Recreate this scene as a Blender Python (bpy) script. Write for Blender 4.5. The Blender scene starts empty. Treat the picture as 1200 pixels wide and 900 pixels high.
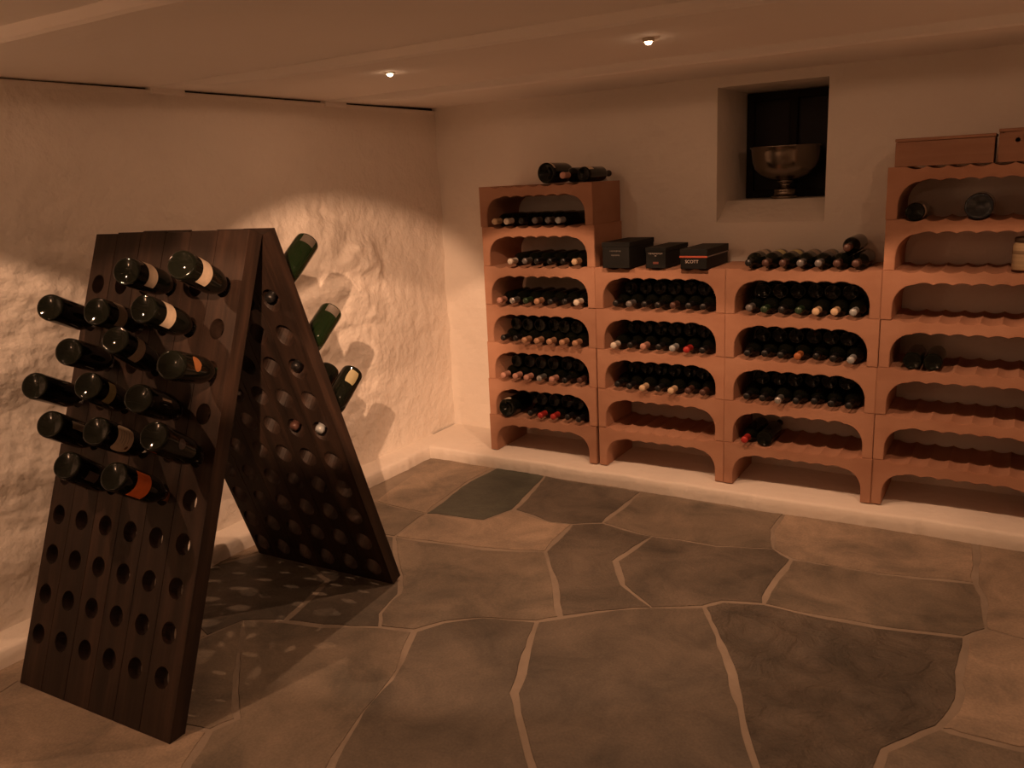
import bpy, bmesh, math, random
from mathutils import Vector, Matrix, noise
random.seed(7)
C = bpy.context.scene.collection
PI = math.pi

# ------------------------------------------------------------------ helpers
def link(name, me, mats=(), parent=None, smooth=False):
    o = bpy.data.objects.new(name, me)
    for m in mats:
        if m.name not in [x.name for x in me.materials if x]: me.materials.append(m)
    C.objects.link(o)
    if parent: o.parent = parent
    if smooth:
        for p in me.polygons: p.use_smooth = True
    return o
def obj(name, bm, mat, parent=None, smooth=False, bevel=0, kind=None):
    bmesh.ops.recalc_face_normals(bm, faces=bm.faces)
    me = bpy.data.meshes.new(name); bm.to_mesh(me); bm.free()
    o = link(name, me, mat if isinstance(mat, (list, tuple)) else [mat], parent, smooth)
    if bevel:
        b = o.modifiers.new('bevel', 'BEVEL'); b.width = bevel; b.segments = 2
        b.limit_method = 'ANGLE'; b.angle_limit = math.radians(40)
    if kind: o['kind'] = kind
    return o
def thing(name, label, cat, loc=(0, 0, 0), group=None):
    o = bpy.data.objects.new(name, None); C.objects.link(o)
    o.empty_display_size = .05; o.location = loc
    o['label'] = label; o['category'] = cat
    if group: o['group'] = group
    return o
def tag(o, label, cat, group=None):
    o['label'] = label; o['category'] = cat
    if group: o['group'] = group
    return o
def box(bm, x0, x1, y0, y1, z0, z1, mi=0):
    v = [bm.verts.new(p) for p in ((x0,y0,z0),(x1,y0,z0),(x1,y1,z0),(x0,y1,z0),(x0,y0,z1),(x1,y0,z1),(x1,y1,z1),(x0,y1,z1))]
    for f in ((0,3,2,1),(4,5,6,7),(0,1,5,4),(1,2,6,5),(2,3,7,6),(3,0,4,7)):
        bm.faces.new([v[i] for i in f]).material_index = mi
def boxed(*a):
    bm = bmesh.new(); box(bm, *a); return bm
def lathe(prof, n=28, a0=0, a1=2*PI):
    """profile of (r, z) turned about +Z"""
    bm = bmesh.new(); full = abs(a1 - a0 - 2*PI) < 1e-6
    rings = []
    m = n if full else n + 1
    for r, z in prof:
        if r < 1e-6: rings.append([bm.verts.new((0, 0, z))])
        else: rings.append([bm.verts.new((r*math.cos(a0+(a1-a0)*k/n), r*math.sin(a0+(a1-a0)*k/n), z)) for k in range(m)])
    for A, B in zip(rings, rings[1:]):
        for k in range(n):
            k2 = (k+1) % m
            if len(A) == 1 and len(B) == 1: continue
            if len(A) == 1: bm.faces.new((A[0], B[k], B[k2]))
            elif len(B) == 1: bm.faces.new((A[k], A[k2], B[0]))
            else: bm.faces.new((A[k], A[k2], B[k2], B[k]))
    return bm
def aim(axis, up=Vector((0, 0, 1))):
    """rotation whose local +Z is axis and local +X faces up"""
    z = Vector(axis).normalized(); x = (up - z*up.dot(z)).normalized(); y = z.cross(x)
    return Matrix((x, y, z)).transposed().to_4x4()

# ------------------------------------------------------------------ materials
def mat(name, col, rough=.6, metal=0, spec=.5, trans=0, coat=0):
    m = bpy.data.materials.new(name); m.use_nodes = True
    b = m.node_tree.nodes['Principled BSDF']
    b.inputs['Base Color'].default_value = (*col, 1); b.inputs['Roughness'].default_value = rough
    b.inputs['Metallic'].default_value = metal; b.inputs['Specular IOR Level'].default_value = spec
    b.inputs['Transmission Weight'].default_value = trans; b.inputs['Coat Weight'].default_value = coat
    return m
def varied(m, scale=(8, 8, 8), amt=.3, c2=None, bump=.2, bscale=60, dist=.01, detail=6, objrand=0):
    """noise driven colour and bump in object space"""
    nt = m.node_tree; N = nt.nodes; L = nt.links; b = N['Principled BSDF']
    c1 = tuple(b.inputs['Base Color'].default_value)
    tc = N.new('ShaderNodeTexCoord'); mp = N.new('ShaderNodeMapping'); mp.inputs['Scale'].default_value = scale
    L.new(tc.outputs['Object'], mp.inputs['Vector'])
    vec = mp.outputs['Vector']
    oi = N.new('ShaderNodeObjectInfo')
    if objrand:
        add = N.new('ShaderNodeVectorMath'); add.operation = 'ADD'
        sc = N.new('ShaderNodeMath'); sc.operation = 'MULTIPLY'; sc.inputs[1].default_value = 37
        L.new(oi.outputs['Random'], sc.inputs[0]); L.new(vec, add.inputs[0]); L.new(sc.outputs[0], add.inputs[1]); vec = add.outputs[0]
    n = N.new('ShaderNodeTexNoise'); n.inputs['Scale'].default_value = 1; n.inputs['Detail'].default_value = detail
    L.new(vec, n.inputs['Vector'])
    r = N.new('ShaderNodeValToRGB'); r.color_ramp.elements[0].position = .3; r.color_ramp.elements[1].position = .7
    r.color_ramp.elements[0].color = c1
    r.color_ramp.elements[1].color = (*c2, 1) if c2 else tuple([x*(1-amt) for x in c1[:3]] + [1])
    L.new(n.outputs['Fac'], r.inputs['Fac'])
    colout = r.outputs['Color']
    if objrand:
        hs = N.new('ShaderNodeHueSaturation'); mr = N.new('ShaderNodeMapRange')
        mr.inputs['To Min'].default_value = 1 - objrand; mr.inputs['To Max'].default_value = 1 + objrand
        L.new(oi.outputs['Random'], mr.inputs['Value']); L.new(mr.outputs[0], hs.inputs['Value']); L.new(colout, hs.inputs['Color']); colout = hs.outputs['Color']
    L.new(colout, b.inputs['Base Color'])
    n2 = N.new('ShaderNodeTexNoise'); n2.inputs['Scale'].default_value = bscale; n2.inputs['Detail'].default_value = 5
    L.new(tc.outputs['Object'], n2.inputs['Vector'])
    bp = N.new('ShaderNodeBump'); bp.inputs['Strength'].default_value = bump; bp.inputs['Distance'].default_value = dist
    L.new(n2.outputs['Fac'], bp.inputs['Height']); L.new(bp.outputs['Normal'], b.inputs['Normal'])
    return m

plaster = varied(mat('plaster', (.82, .775, .72), .85, spec=.2), (1.3, 1.3, 1.3), .1, bump=.35, bscale=22, dist=.012)
plaster_rough = varied(mat('plaster_rough', (.83, .785, .73), .85, spec=.2), (1.6, 1.6, 2.2), .1, bump=.6, bscale=14, dist=.03, detail=8)
ceilpaint = varied(mat('ceiling_paint', (.88, .84, .80), .8, spec=.2), (1, 1, 1), .06, bump=.15, bscale=30, dist=.006)
terra = varied(mat('terracotta', (.46, .255, .170), .85, spec=.2), (5, 5, 9), .2, c2=(.38, .195, .125), bump=.25, bscale=90, dist=.004, objrand=.1)
blackglass = mat('bottle_glass_dark', (.005, .006, .004), .05, spec=.22)
blueglass = mat('bottle_glass_blueish', (.018, .026, .036), .1, spec=.6)
greenglass = mat('bottle_glass_green', (.008, .018, .006), .06, spec=.3)
paper = varied(mat('label_paper', (.72, .60, .46), .7), (60, 60, 60), .18, bump=.05)
paper_dull = varied(mat('label_paper_dull', (.36, .29, .22), .7), (60, 60, 60), .25, bump=.05)
paper_yellow = varied(mat('label_paper_yellow', (.50, .44, .22), .7), (60, 60, 60), .2, bump=.05)
paper_orange = varied(mat('label_paper_orange', (.75, .17, .035), .6), (50, 50, 50), .15, bump=.03)
paper_ochre = varied(mat('label_paper_ochre', (.42, .16, .05), .6), (50, 50, 50), .2, bump=.03)
grey_print = mat('print_grey', (.25, .22, .2), .6)
brown_print = mat('print_brown', (.16, .07, .03), .7)
CAP = {}
for k, c, r, me in (('black', (.010, .0095, .010), .4, 0), ('white', (.72, .66, .58), .45, 0), ('cream', (.66, .5, .33), .45, 0), ('tan', (.46, .27, .17), .45, .2),
                    ('red', (.42, .035, .03), .4, .1), ('silver', (.55, .55, .55), .3, .8), ('green', (.03, .06, .03), .35, .2), ('pink', (.52, .28, .22), .5, 0),
                    ('orange', (.45, .16, .06), .45, .1), ('grey', (.2, .19, .19), .4, .3), ('pale blue', (.40, .44, .46), .4, .2), ('brown', (.09, .042, .032), .45, .1)):
    CAP[k] = mat('foil_' + k.replace(' ', '_'), c, r, me)

# wood of the riddling rack
wood = mat('dark_oak', (.055, .03, .02), .6, spec=.3)
def woodify(m, a, b, c, sc):
    nt = m.node_tree; N = nt.nodes; L = nt.links; bs = N['Principled BSDF']
    tc = N.new('ShaderNodeTexCoord'); mp = N.new('ShaderNodeMapping'); mp.inputs['Scale'].default_value = sc
    n = N.new('ShaderNodeTexNoise'); n.inputs['Scale'].default_value = 1; n.inputs['Detail'].default_value = 7; n.inputs['Roughness'].default_value = .62
    L.new(tc.outputs['Object'], mp.inputs['Vector']); L.new(mp.outputs['Vector'], n.inputs['Vector'])
    r = N.new('ShaderNodeValToRGB'); e = r.color_ramp.elements
    e[0].position = .32; e[0].color = (*a, 1); e[1].position = .7; e[1].color = (*c, 1); k = e.new(.5); k.color = (*b, 1)
    L.new(n.outputs['Fac'], r.inputs['Fac'])
    at = N.new('ShaderNodeAttribute'); at.attribute_name = 'tone'
    mx = N.new('ShaderNodeMix'); mx.data_type = 'RGBA'; mx.blend_type = 'MULTIPLY'; mx.inputs['Factor'].default_value = 1
    L.new(r.outputs['Color'], mx.inputs['A']); L.new(at.outputs['Color'], mx.inputs['B']); L.new(mx.outputs['Result'], bs.inputs['Base Color'])
    bp = N.new('ShaderNodeBump'); bp.inputs['Strength'].default_value = .35; bp.inputs['Distance'].default_value = .004
    L.new(n.outputs['Fac'], bp.inputs['Height']); L.new(bp.outputs['Normal'], bs.inputs['Normal'])
    return m
woodify(wood, (.011, .0065, .0046), (.022, .0125, .0085), (.043, .0235, .0155), (26, 26, 2.2))
cratewood = varied(mat('crate_pine', (.36, .20, .13), .65, spec=.25), (3, 3, 40), .25, c2=(.30, .155, .10), bump=.15, bscale=30)
silver = mat('tarnished_silver', (.26, .22, .18), .24, 1)
black_card = varied(mat('black_card', (.006, .0065, .006), .6, spec=.3), (20, 20, 20), .3, bump=.05)
darkpaint = mat('dark_shade_paint', (.012, .010, .009), .7, spec=.2)  # near-black standing for the dark of the niche back and wall-top gap
darkglass = mat('dark_pane', (.010, .009, .011), .55, spec=.25)

# flagstone materials
def stone_material():
    m = mat('flagstone', (.2, .15, .1), .62, spec=.35); nt = m.node_tree; N = nt.nodes; L = nt.links; b = N['Principled BSDF']
    tc = N.new('ShaderNodeTexCoord'); at = N.new('ShaderNodeAttribute'); at.attribute_name = 'stone'
    n = N.new('ShaderNodeTexNoise'); n.inputs['Scale'].default_value = 3.6; n.inputs['Detail'].default_value = 9; n.inputs['Roughness'].default_value = .66
    n.inputs['Distortion'].default_value = .5
    L.new(tc.outputs['Object'], n.inputs['Vector'])
    r = N.new('ShaderNodeValToRGB'); e = r.color_ramp.elements; e[0].position = .33; e[0].color = (.58, .60, .60, 1); e[1].position = .68; e[1].color = (1.38, 1.32, 1.25, 1)
    L.new(n.outputs['Fac'], r.inputs['Fac'])
    mx = N.new('ShaderNodeMix'); mx.data_type = 'RGBA'; mx.blend_type = 'MULTIPLY'; mx.inputs['Factor'].default_value = 1
    L.new(at.outputs['Color'], mx.inputs['A']); L.new(r.outputs['Color'], mx.inputs['B'])
    f = N.new('ShaderNodeTexNoise'); f.inputs['Scale'].default_value = 120; f.inputs['Detail'].default_value = 3
    L.new(tc.outputs['Object'], f.inputs['Vector'])
    r2 = N.new('ShaderNodeValToRGB'); r2.color_ramp.elements[0].position = .3; r2.color_ramp.elements[0].color = (.85, .85, .85, 1); r2.color_ramp.elements[1].position = .7; r2.color_ramp.elements[1].color = (1.1, 1.1, 1.1, 1)
    L.new(f.outputs['Fac'], r2.inputs['Fac'])
    mx2 = N.new('ShaderNodeMix'); mx2.data_type = 'RGBA'; mx2.blend_type = 'MULTIPLY'; mx2.inputs['Factor'].default_value = 1
    L.new(mx.outputs['Result'], mx2.inputs['A']); L.new(r2.outputs['Color'], mx2.inputs['B']); L.new(mx2.outputs['Result'], b.inputs['Base Color'])
    bn = N.new('ShaderNodeTexNoise'); bn.inputs['Scale'].default_value = 9; bn.inputs['Detail'].default_value = 8; bn.inputs['Roughness'].default_value = .6; bn.inputs['Distortion'].default_value = 1.2
    L.new(tc.outputs['Object'], bn.inputs['Vector'])
    bp = N.new('ShaderNodeBump'); bp.inputs['Distance'].default_value = .05
    ml = N.new('ShaderNodeMath'); ml.operation = 'MULTIPLY'; ml.inputs[1].default_value = 1
    L.new(at.outputs['Alpha'], ml.inputs[0]); L.new(ml.outputs[0], bp.inputs['Strength'])
    L.new(bn.outputs['Fac'], bp.inputs['Height']); L.new(bp.outputs['Normal'], b.inputs['Normal'])
    return m
stone = stone_material()
mortar = varied(mat('mortar', (.29, .245, .20), .85, spec=.2), (6, 6, 6), .3, bump=.3, bscale=60)

# ------------------------------------------------------------------ the room
FZ = -.075          # floor; z = 0 is the top of the plastered ledge the racks stand on
WY = .35; WX = -.5; CZ = 1.893; RX = 3.4; RY = -4.8
def fr(p, o=4):
    return noise.fractal(Vector(p), 1.0, 2.0, o)
def sstep(a, b, x):
    t = min(1, max(0, (x-a)/(b-a))); return t*t*(3-2*t)
def rubble(y, z):
    wy = .30*fr((y*1.7, z*1.7, 3.1), 3); wz = .30*fr((y*1.7+9, z*1.7, 5.1), 3)
    d, pts = noise.voronoi(Vector((y*2.6 + wy, (z + .12*y)*4.2 + wz, 0)))
    edge = sstep(0, .55, d[1]-d[0])
    lift = noise.noise(Vector((pts[0].x*5.3, pts[0].y*3.7, 2)))       # every stone stands proud by its own amount
    d2, _ = noise.voronoi(Vector((y*9 + 2*wy, z*11 + 2*wz, 4)))
    chip = min(1, (d2[1]-d2[0])*1.6)
    big = fr((y*1.15+4.3, z*1.6+1.2, .7), 3)
    mask = (1 - .9*sstep(1.18, 1.58, z + .1*fr((y*2, 0, 8), 2))) * (1 - .82*sstep(-.35, .02, y)) * (.3 + .7*sstep(.08, .55, z))
    s = (.020 + .020*lift)*edge + .045*big + .007*chip*(.5+lift) + .010*fr((y*7, z*9, 2.2), 5)
    layers = .010*math.sin(18*(z + .35*y) + 3*fr((y*1.5, z*1.5, 6), 3)) * sstep(-1.4, -2.1, y) * (1-sstep(1.1, 1.3, z))
    return mask*(s + layers) + .006*fr((y*3, z*3, 1), 3) - .012
# left wall: roughly plastered rubble
bm = bmesh.new(); ny, nz = 680, 250
Y0, Y1, Z0, Z1 = .42, RY, -.075, 1.884
rows = []
for j in range(nz+1):
    z = Z0 + (Z1-Z0)*j/nz
    rows.append([bm.verts.new((WX + (rubble(Y0+(Y1-Y0)*i/ny, z) if j < nz-1 else -.004), Y0+(Y1-Y0)*i/ny, z)) for i in range(ny+1)])
for j in range(nz):
    for i in range(ny): bm.faces.new((rows[j][i], rows[j][i+1], rows[j+1][i+1], rows[j+1][i]))
bk = [bm.verts.new((WX-.2, Y0+(Y1-Y0)*i/ny, Z1)) for i in (0, ny)]
bm.faces.new([rows[nz][i] for i in range(ny+1)] + [bk[1], bk[0]])
o = obj('wall_left', bm, plaster_rough, smooth=True, kind='structure')

# back wall with the deep niche
NX0, NX1, NZ0, NZ1, ND = 1.163, 1.672, 1.218, 1.853, .85
xs = sorted([WX-.15 + (RX-WX+.3)*i/150 for i in range(151)] + [NX0, NX1])
zs = sorted([-.075 + (1.905+.075)*i/70 for i in range(71)] + [NZ0, NZ1])
bm = bmesh.new(); G = {}
def bw(x, z):
    k = sstep(0, .06, max(NX0-x, x-NX1, NZ0-z, z-NZ1, 0))
    k *= 1 - .6*sstep(1.8, 1.884, z)
    q = Vector((x*2.0, z*2.6, 4)); d, _ = noise.voronoi(q)
    return WY - k*(.012*fr((x*1.7, z*2.2, 2.5), 4) + .008*min(1, (d[1]-d[0])*2) + .004*fr((x*9, z*9, 2.5), 3))
def vget(x, z):
    if (x, z) not in G: G[(x, z)] = bm.verts.new((x, bw(x, z), z))
    return G[(x, z)]
for a, b in zip(xs, xs[1:]):
    for c, d in zip(zs, zs[1:]):
        if a >= NX0-1e-6 and b <= NX1+1e-6 and c >= NZ0-1e-6 and d <= NZ1+1e-6: continue
        if b-a < 1e-5 or d-c < 1e-5: continue
        bm.faces.new((vget(a, c), vget(b, c), vget(b, d), vget(a, d)))
SL = .10   # the sill climbs this much and then runs level
ring0 = [(NX0, WY, NZ0), (NX0, WY, NZ1), (NX1, WY, NZ1), (NX1, WY, NZ0)]
def V(*p): return bm.verts.new(p)
f0 = [V(*p) for p in ring0]; ms = [V(NX0, .52, NZ0+SL), V(NX1, .52, NZ0+SL)]
k0 = [V(NX0+.01, ND, NZ0+SL), V(NX0+.01, ND, NZ1), V(NX1, ND, NZ1), V(NX1, ND, NZ0+SL)]
bm.faces.new((f0[0], f0[1], k0[1], k0[0], ms[0])); bm.faces.new((f0[1], f0[2], k0[2], k0[1]))
bm.faces.new((f0[2], f0[3], ms[1], k0[3], k0[2])); bm.faces.new((f0[0], ms[0], ms[1], f0[3])); bm.faces.new((ms[0], k0[0], k0[3], ms[1]))
bm.faces.new(k0)
obj('wall_back', bm, plaster, kind='structure')
# dark window and frame added to close the niche where only darkness shows
w = obj('added_window', boxed(NX0+.03, NX1-.02, ND-.02, ND-.006, NZ0+SL+.02, NZ1-.02), darkglass, kind='structure')
bm = bmesh.new()
for a in ((NX0+.012, NX0+.05), (NX0+.23, NX0+.27), (NX1-.05, NX1-.012)): box(bm, a[0], a[1], ND-.045, ND-.004, NZ0+SL, NZ1-.004)
for a in ((NZ0+SL+.001, NZ0+SL+.04), (NZ1-.045, NZ1-.004)): box(bm, NX0+.012, NX1-.012, ND-.044, ND-.005, a[0], a[1])
obj('added_window_frame', bm, darkpaint, w, bevel=.004)

# plain walls behind and beside the camera
bm = boxed(RX, RX+.15, RY, WY+.05, FZ, CZ+.03); obj('wall_right', bm, plaster, kind='structure')
bm = boxed(WX-.2, RX+.15, RY-.15, RY, FZ, CZ+.03); obj('wall_front', bm, plaster, kind='structure')

# ceiling: plaster panels between low plastered beams
bm = bmesh.new()
beams = [(-.555, -.42), (-1.53, -1.385), (-2.52, -2.37), (-3.5, -3.36), (-4.48, -4.34)]
n1, n2 = 80, 110
gx = [WX-.2 + (RX+.2-WX+.2)*i/n1 for i in range(n1+1)]; gy = [WY+.03 + (RY-.1-WY-.03)*i/n2 for i in range(n2+1)]
rr = [[bm.verts.new((x, y, CZ + .004*fr((x*1.3, y*1.3, 9), 3) + (.007*sstep(-.3, .3, y)))) for x in gx] for y in gy]
for j in range(n2):
    for i in range(n1): bm.faces.new((rr[j][i], rr[j][i+1], rr[j+1][i+1], rr[j+1][i]))
obj('ceiling', bm, ceilpaint, smooth=True, kind='structure')
for k, (a, b) in enumerate(beams):
    bm = bmesh.new(); prof = [(a-.03, CZ+.03), (a-.006, CZ-.001), (a-.003, CZ-.027), (a+.006, CZ-.034), (b-.006, CZ-.034), (b+.003, CZ-.027), (b+.006, CZ-.001), (b+.03, CZ+.03)]
    prof = [(a-.012, CZ+.02)] + [(y, z) for y, z in prof[1:-1]] + [(b+.012, CZ+.02)]
    R0 = []
    nn = 90
    for i in range(nn+1):
        x = WX-.03 + (RX+.03-WX+.03)*i/nn
        sx = 1 - .92*(1 - sstep(WX, WX+.45, x))
        R0.append([bm.verts.new((x, y + .004*fr((x*1.5, k*7, 1), 3), z + .0035*fr((x*1.7, y*9+k*5, 3), 3) if z > CZ else CZ - (CZ-z)*sx + .003*fr((x*1.7, k*5, 3), 3))) for y, z in prof])
    for i in range(nn):
        for q in range(len(prof)-1): bm.faces.new((R0[i][q], R0[i+1][q], R0[i+1][q+1], R0[i][q+1]))
    obj('trim_%d' % (k+1), bm, ceilpaint, kind='structure')
# plaster fillets where each beam dies into the left wall (they close the shadow gap there)
bm = bmesh.new()
for a, b in beams: box(bm, WX-.06, WX+.004, a-.005, b+.01, 1.870, CZ+.004)
obj('trim_6', bm, ceilpaint, bevel=.004, kind='structure')
bm = boxed(WX-.22, WX-.03, RY, WY+.05, 1.80, CZ+.02); obj('trim_7', bm, darkpaint, kind='structure')  # dark backing strip: shade of the wall-top gap put into its colour

# plastered ledges at the foot of the walls
def ledge(name, p0, p1, inward, wid, seg):
    bm = bmesh.new(); p0 = Vector(p0); p1 = Vector(p1); iv = Vector(inward)
    prof = [(0, FZ-.002), (.004, FZ+.03), (.003, -.012), (-.003, -.0025), (-.012, 0), (-wid*.5, .001), (-wid, .003)]
    R0 = []
    for i in range(seg+1):
        p = p0.lerp(p1, i/seg); t = i/seg*(p1-p0).length
        nn = .009*fr((t*3, 2, p0.x), 3) + .004*noise.noise(Vector((t*26, 3, 1))); nz_ = .004*fr((t*5, 7, p0.y), 3)
        R0.append([bm.verts.new((p.x + iv.x*(a + (nn if a > -.03 else 0)), p.y + iv.y*(a + (nn if a > -.03 else 0)), b + (nz_ if b > -.02 and a > -.03 and b <= 0 else 0) - (.0035 if a > -.03 and b > -.02 else 0))) for a, b in prof])
    for i in range(seg):
        for q in range(len(prof)-1): bm.faces.new((R0[i][q], R0[i+1][q], R0[i+1][q+1], R0[i][q+1]))
    return obj(name, bm, plaster, smooth=True, kind='structure')
ledge('baseboard_back', (-.5, -.085, 0), (RX, -.085, 0), (0, -1, 0), .44, 400)
ledge('baseboard_left', (-.385, .1, 0), (-.40, RY, 0), (1, 0, 0), .13, 400)

# floor: irregular flagstones on mortar
POLY = [[[-0.39,-0.028],[0.055,-0.018],[0.047,-0.419],[0.102,-0.786],[-0.235,-0.756]],[[0.055,-0.018],[0.384,-0.087],[0.473,-0.569],[0.412,-0.724],[0.102,-0.786],[0.047,-0.419]],[[0.384,-0.087],[0.934,-0.09],[0.923,-0.532],[0.803,-0.599],[0.696,-0.615],[0.473,-0.569]],[[0.102,-0.786],[0.412,-0.724],[0.473,-0.569],[0.696,-0.615],[0.803,-0.599],[0.835,-0.914],[0.588,-0.994],[0.139,-1.066]],[[-0.235,-0.756],[0.102,-0.786],[0.139,-1.066],[-0.002,-1.09],[-0.264,-1.367],[-0.434,-1.259]],[[0.139,-1.066],[0.588,-0.994],[0.835,-0.914],[0.971,-1.095],[1.159,-1.355],[1.096,-1.42],[0.897,-1.498],[0.791,-1.585],[0.731,-1.688],[0.6,-1.72],[0.54,-1.633],[0.5,-1.483]],[[0.803,-0.599],[0.923,-0.532],[1.186,-0.566],[1.137,-0.862],[1.254,-1.038],[1.413,-1.153],[1.256,-1.273],[1.159,-1.355],[0.971,-1.095],[0.835,-0.914]],[[0.934,-0.09],[1.637,-0.084],[1.636,-0.276],[1.68,-0.477],[1.468,-0.55],[1.186,-0.566],[0.923,-0.532]],[[1.637,-0.084],[2.396,-0.019],[2.421,-0.464],[2.1,-0.526],[1.772,-0.541],[1.68,-0.477],[1.636,-0.276]],[[2.396,-0.019],[2.86,0.02],[2.813,-0.792],[2.583,-0.823],[2.472,-0.8],[2.453,-0.565],[2.421,-0.464]],[[1.186,-0.566],[1.468,-0.55],[1.68,-0.477],[1.772,-0.541],[1.76,-0.846],[1.772,-0.949],[1.636,-1.001],[1.585,-1.062],[1.413,-1.153],[1.254,-1.038],[1.137,-0.862]],[[1.772,-0.541],[2.1,-0.526],[2.421,-0.464],[2.453,-0.565],[2.472,-0.8],[2.414,-0.889],[2.212,-0.93],[1.938,-0.956],[1.772,-0.949],[1.76,-0.846]],[[0.731,-1.688],[0.791,-1.585],[0.897,-1.498],[1.096,-1.42],[1.163,-1.636],[1.244,-1.832],[1.373,-1.993],[1.629,-2.307],[1.078,-2.604],[0.948,-2.327],[0.885,-2.125],[0.835,-1.899]],[[1.096,-1.42],[1.159,-1.355],[1.256,-1.273],[1.413,-1.153],[1.585,-1.062],[1.665,-1.189],[1.809,-1.436],[1.927,-1.704],[1.986,-1.831],[2.063,-2.074],[1.629,-2.307],[1.373,-1.993],[1.244,-1.832],[1.163,-1.636]],[[0.103,-1.913],[0.252,-1.846],[0.405,-1.804],[0.6,-1.72],[0.731,-1.688],[0.835,-1.899],[0.885,-2.125],[0.948,-2.327],[1.078,-2.604],[0.785,-2.761],[0.596,-2.544],[0.529,-2.415],[0.557,-2.336]],[[1.585,-1.062],[1.636,-1.001],[1.772,-0.949],[1.938,-0.956],[2.212,-0.93],[2.414,-0.889],[2.422,-1.017],[2.427,-1.267],[2.386,-1.431],[2.267,-1.607],[2.268,-1.683],[2.28,-1.958],[2.063,-2.074],[1.986,-1.831],[1.927,-1.704],[1.809,-1.436],[1.665,-1.189]],[[2.414,-0.889],[2.472,-0.8],[2.583,-0.823],[2.813,-0.792],[2.781,-1.357],[2.57,-1.429],[2.439,-1.437],[2.386,-1.431],[2.427,-1.267],[2.422,-1.017]],[[2.386,-1.431],[2.439,-1.437],[2.57,-1.429],[2.781,-1.357],[2.777,-1.69],[2.28,-1.958],[2.268,-1.683],[2.267,-1.607]],[[-0.002,-1.09],[0.139,-1.066],[0.5,-1.483],[0.54,-1.633],[0.6,-1.72],[0.405,-1.804],[0.252,-1.846],[0.169,-1.524],[-0.264,-1.367]],[[-0.264,-1.367],[0.169,-1.524],[0.252,-1.846],[0.103,-1.913],[0.065,-2.053],[-0.34,-1.932],[-0.393,-1.638]],[[0.103,-1.913],[0.557,-2.336],[0.529,-2.415],[0.229,-2.473],[-0.051,-2.438],[0.065,-2.053]],[[0.529,-2.415],[0.596,-2.544],[0.785,-2.761],[0.299,-3.022],[-0.221,-2.778],[-0.263,-2.547],[-0.051,-2.438],[0.229,-2.473]],[[-0.263,-2.547],[-0.221,-2.778],[-0.535,-2.63],[-0.473,-2.492],[-0.34,-1.932],[0.065,-2.053],[-0.051,-2.438]],[[-0.434,-1.259],[-0.264,-1.367],[-0.393,-1.638],[-0.34,-1.932],[-0.473,-2.492],[-0.548,-2.392],[-0.583,-1.71]]]
cam_loc = Vector((2.49202, -3.75952, 1.46047)); CM = [[0.853288, 0.519177, -0.048526], [-0.081517, 0.224734, 0.971004], [-0.515029, 0.824591, -0.234085]]
def infield(x, y):   # is this spot of floor inside (or close to) the traced flagstones?
    d = Vector((x, y, FZ)) - cam_loc; q = [sum(r[i]*d[i] for i in range(3)) for r in CM]
    return q[2] > .2 and -70 < 600 + 978.48*q[0]/q[2] < 1290 and 450 - 978.48*q[1]/q[2] < 975
tan, mid, dark, green = (.27, .222, .178), (.165, .142, .116), (.112, .098, .083), (.066, .074, .063)
SC = [(tan, .1), (green, .1), (dark, .15), (tan, .1), (mid, .1), (mid, .15), (dark, .35), (mid, .15), (tan, .1), (tan, .1), (dark, .25), (mid, .2), (dark, .12), (dark, .12), (mid, .1), (dark, 1.0), (tan, .12), (mid, .3), (dark, .15), (dark, .15), (mid, .15), (tan, .1), (tan, .1), (tan, .1)]
polys = list(zip(POLY, SC))
for gy_ in range(-2, 12):
    for gx_ in range(-1, 7):
        def gp(a, b):
            return (-.38 + a*.66 + .09*noise.noise(Vector((a*3.7, b*2.1, 5))) + .3*(b % 2), -.05 - b*.48 + .09*noise.noise(Vector((a*2.7, b*4.1, 8))))
        P = [(-.38 + (gx_+i)*.66 + .3*(gy_ % 2) + .05*noise.noise(Vector(((gx_+i)*3.7, gy_*2.1, 5))), -.09 - (gy_+j)*.48) for i, j in ((0, 0), (1, 0), (1, 1), (0, 1))]
        P = [(min(RX, max(-.4, x)), min(-.09, max(RY, y))) for x, y in P]
        if max(p[0] for p in P) - min(p[0] for p in P) < .1 or max(p[1] for p in P) - min(p[1] for p in P) < .1: continue
        if any(infield(P[0][0] + (P[1][0]-P[0][0])*u/4, P[0][1] + (P[2][1]-P[0][1])*v/4) for u in range(5) for v in range(5)): continue
        polys.append((P, (random.choice((tan, mid, dark)), .15)))
bm = bmesh.new(); cl = bm.loops.layers.float_color.new('stone')
v = [bm.verts.new(p) for p in ((WX-.1, WY, FZ-.0025), (RX+.1, WY, FZ-.0025), (RX+.1, RY-.1, FZ-.0025), (WX-.1, RY-.1, FZ-.0025))]
f = bm.faces.new(v); f.material_index = 1
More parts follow.
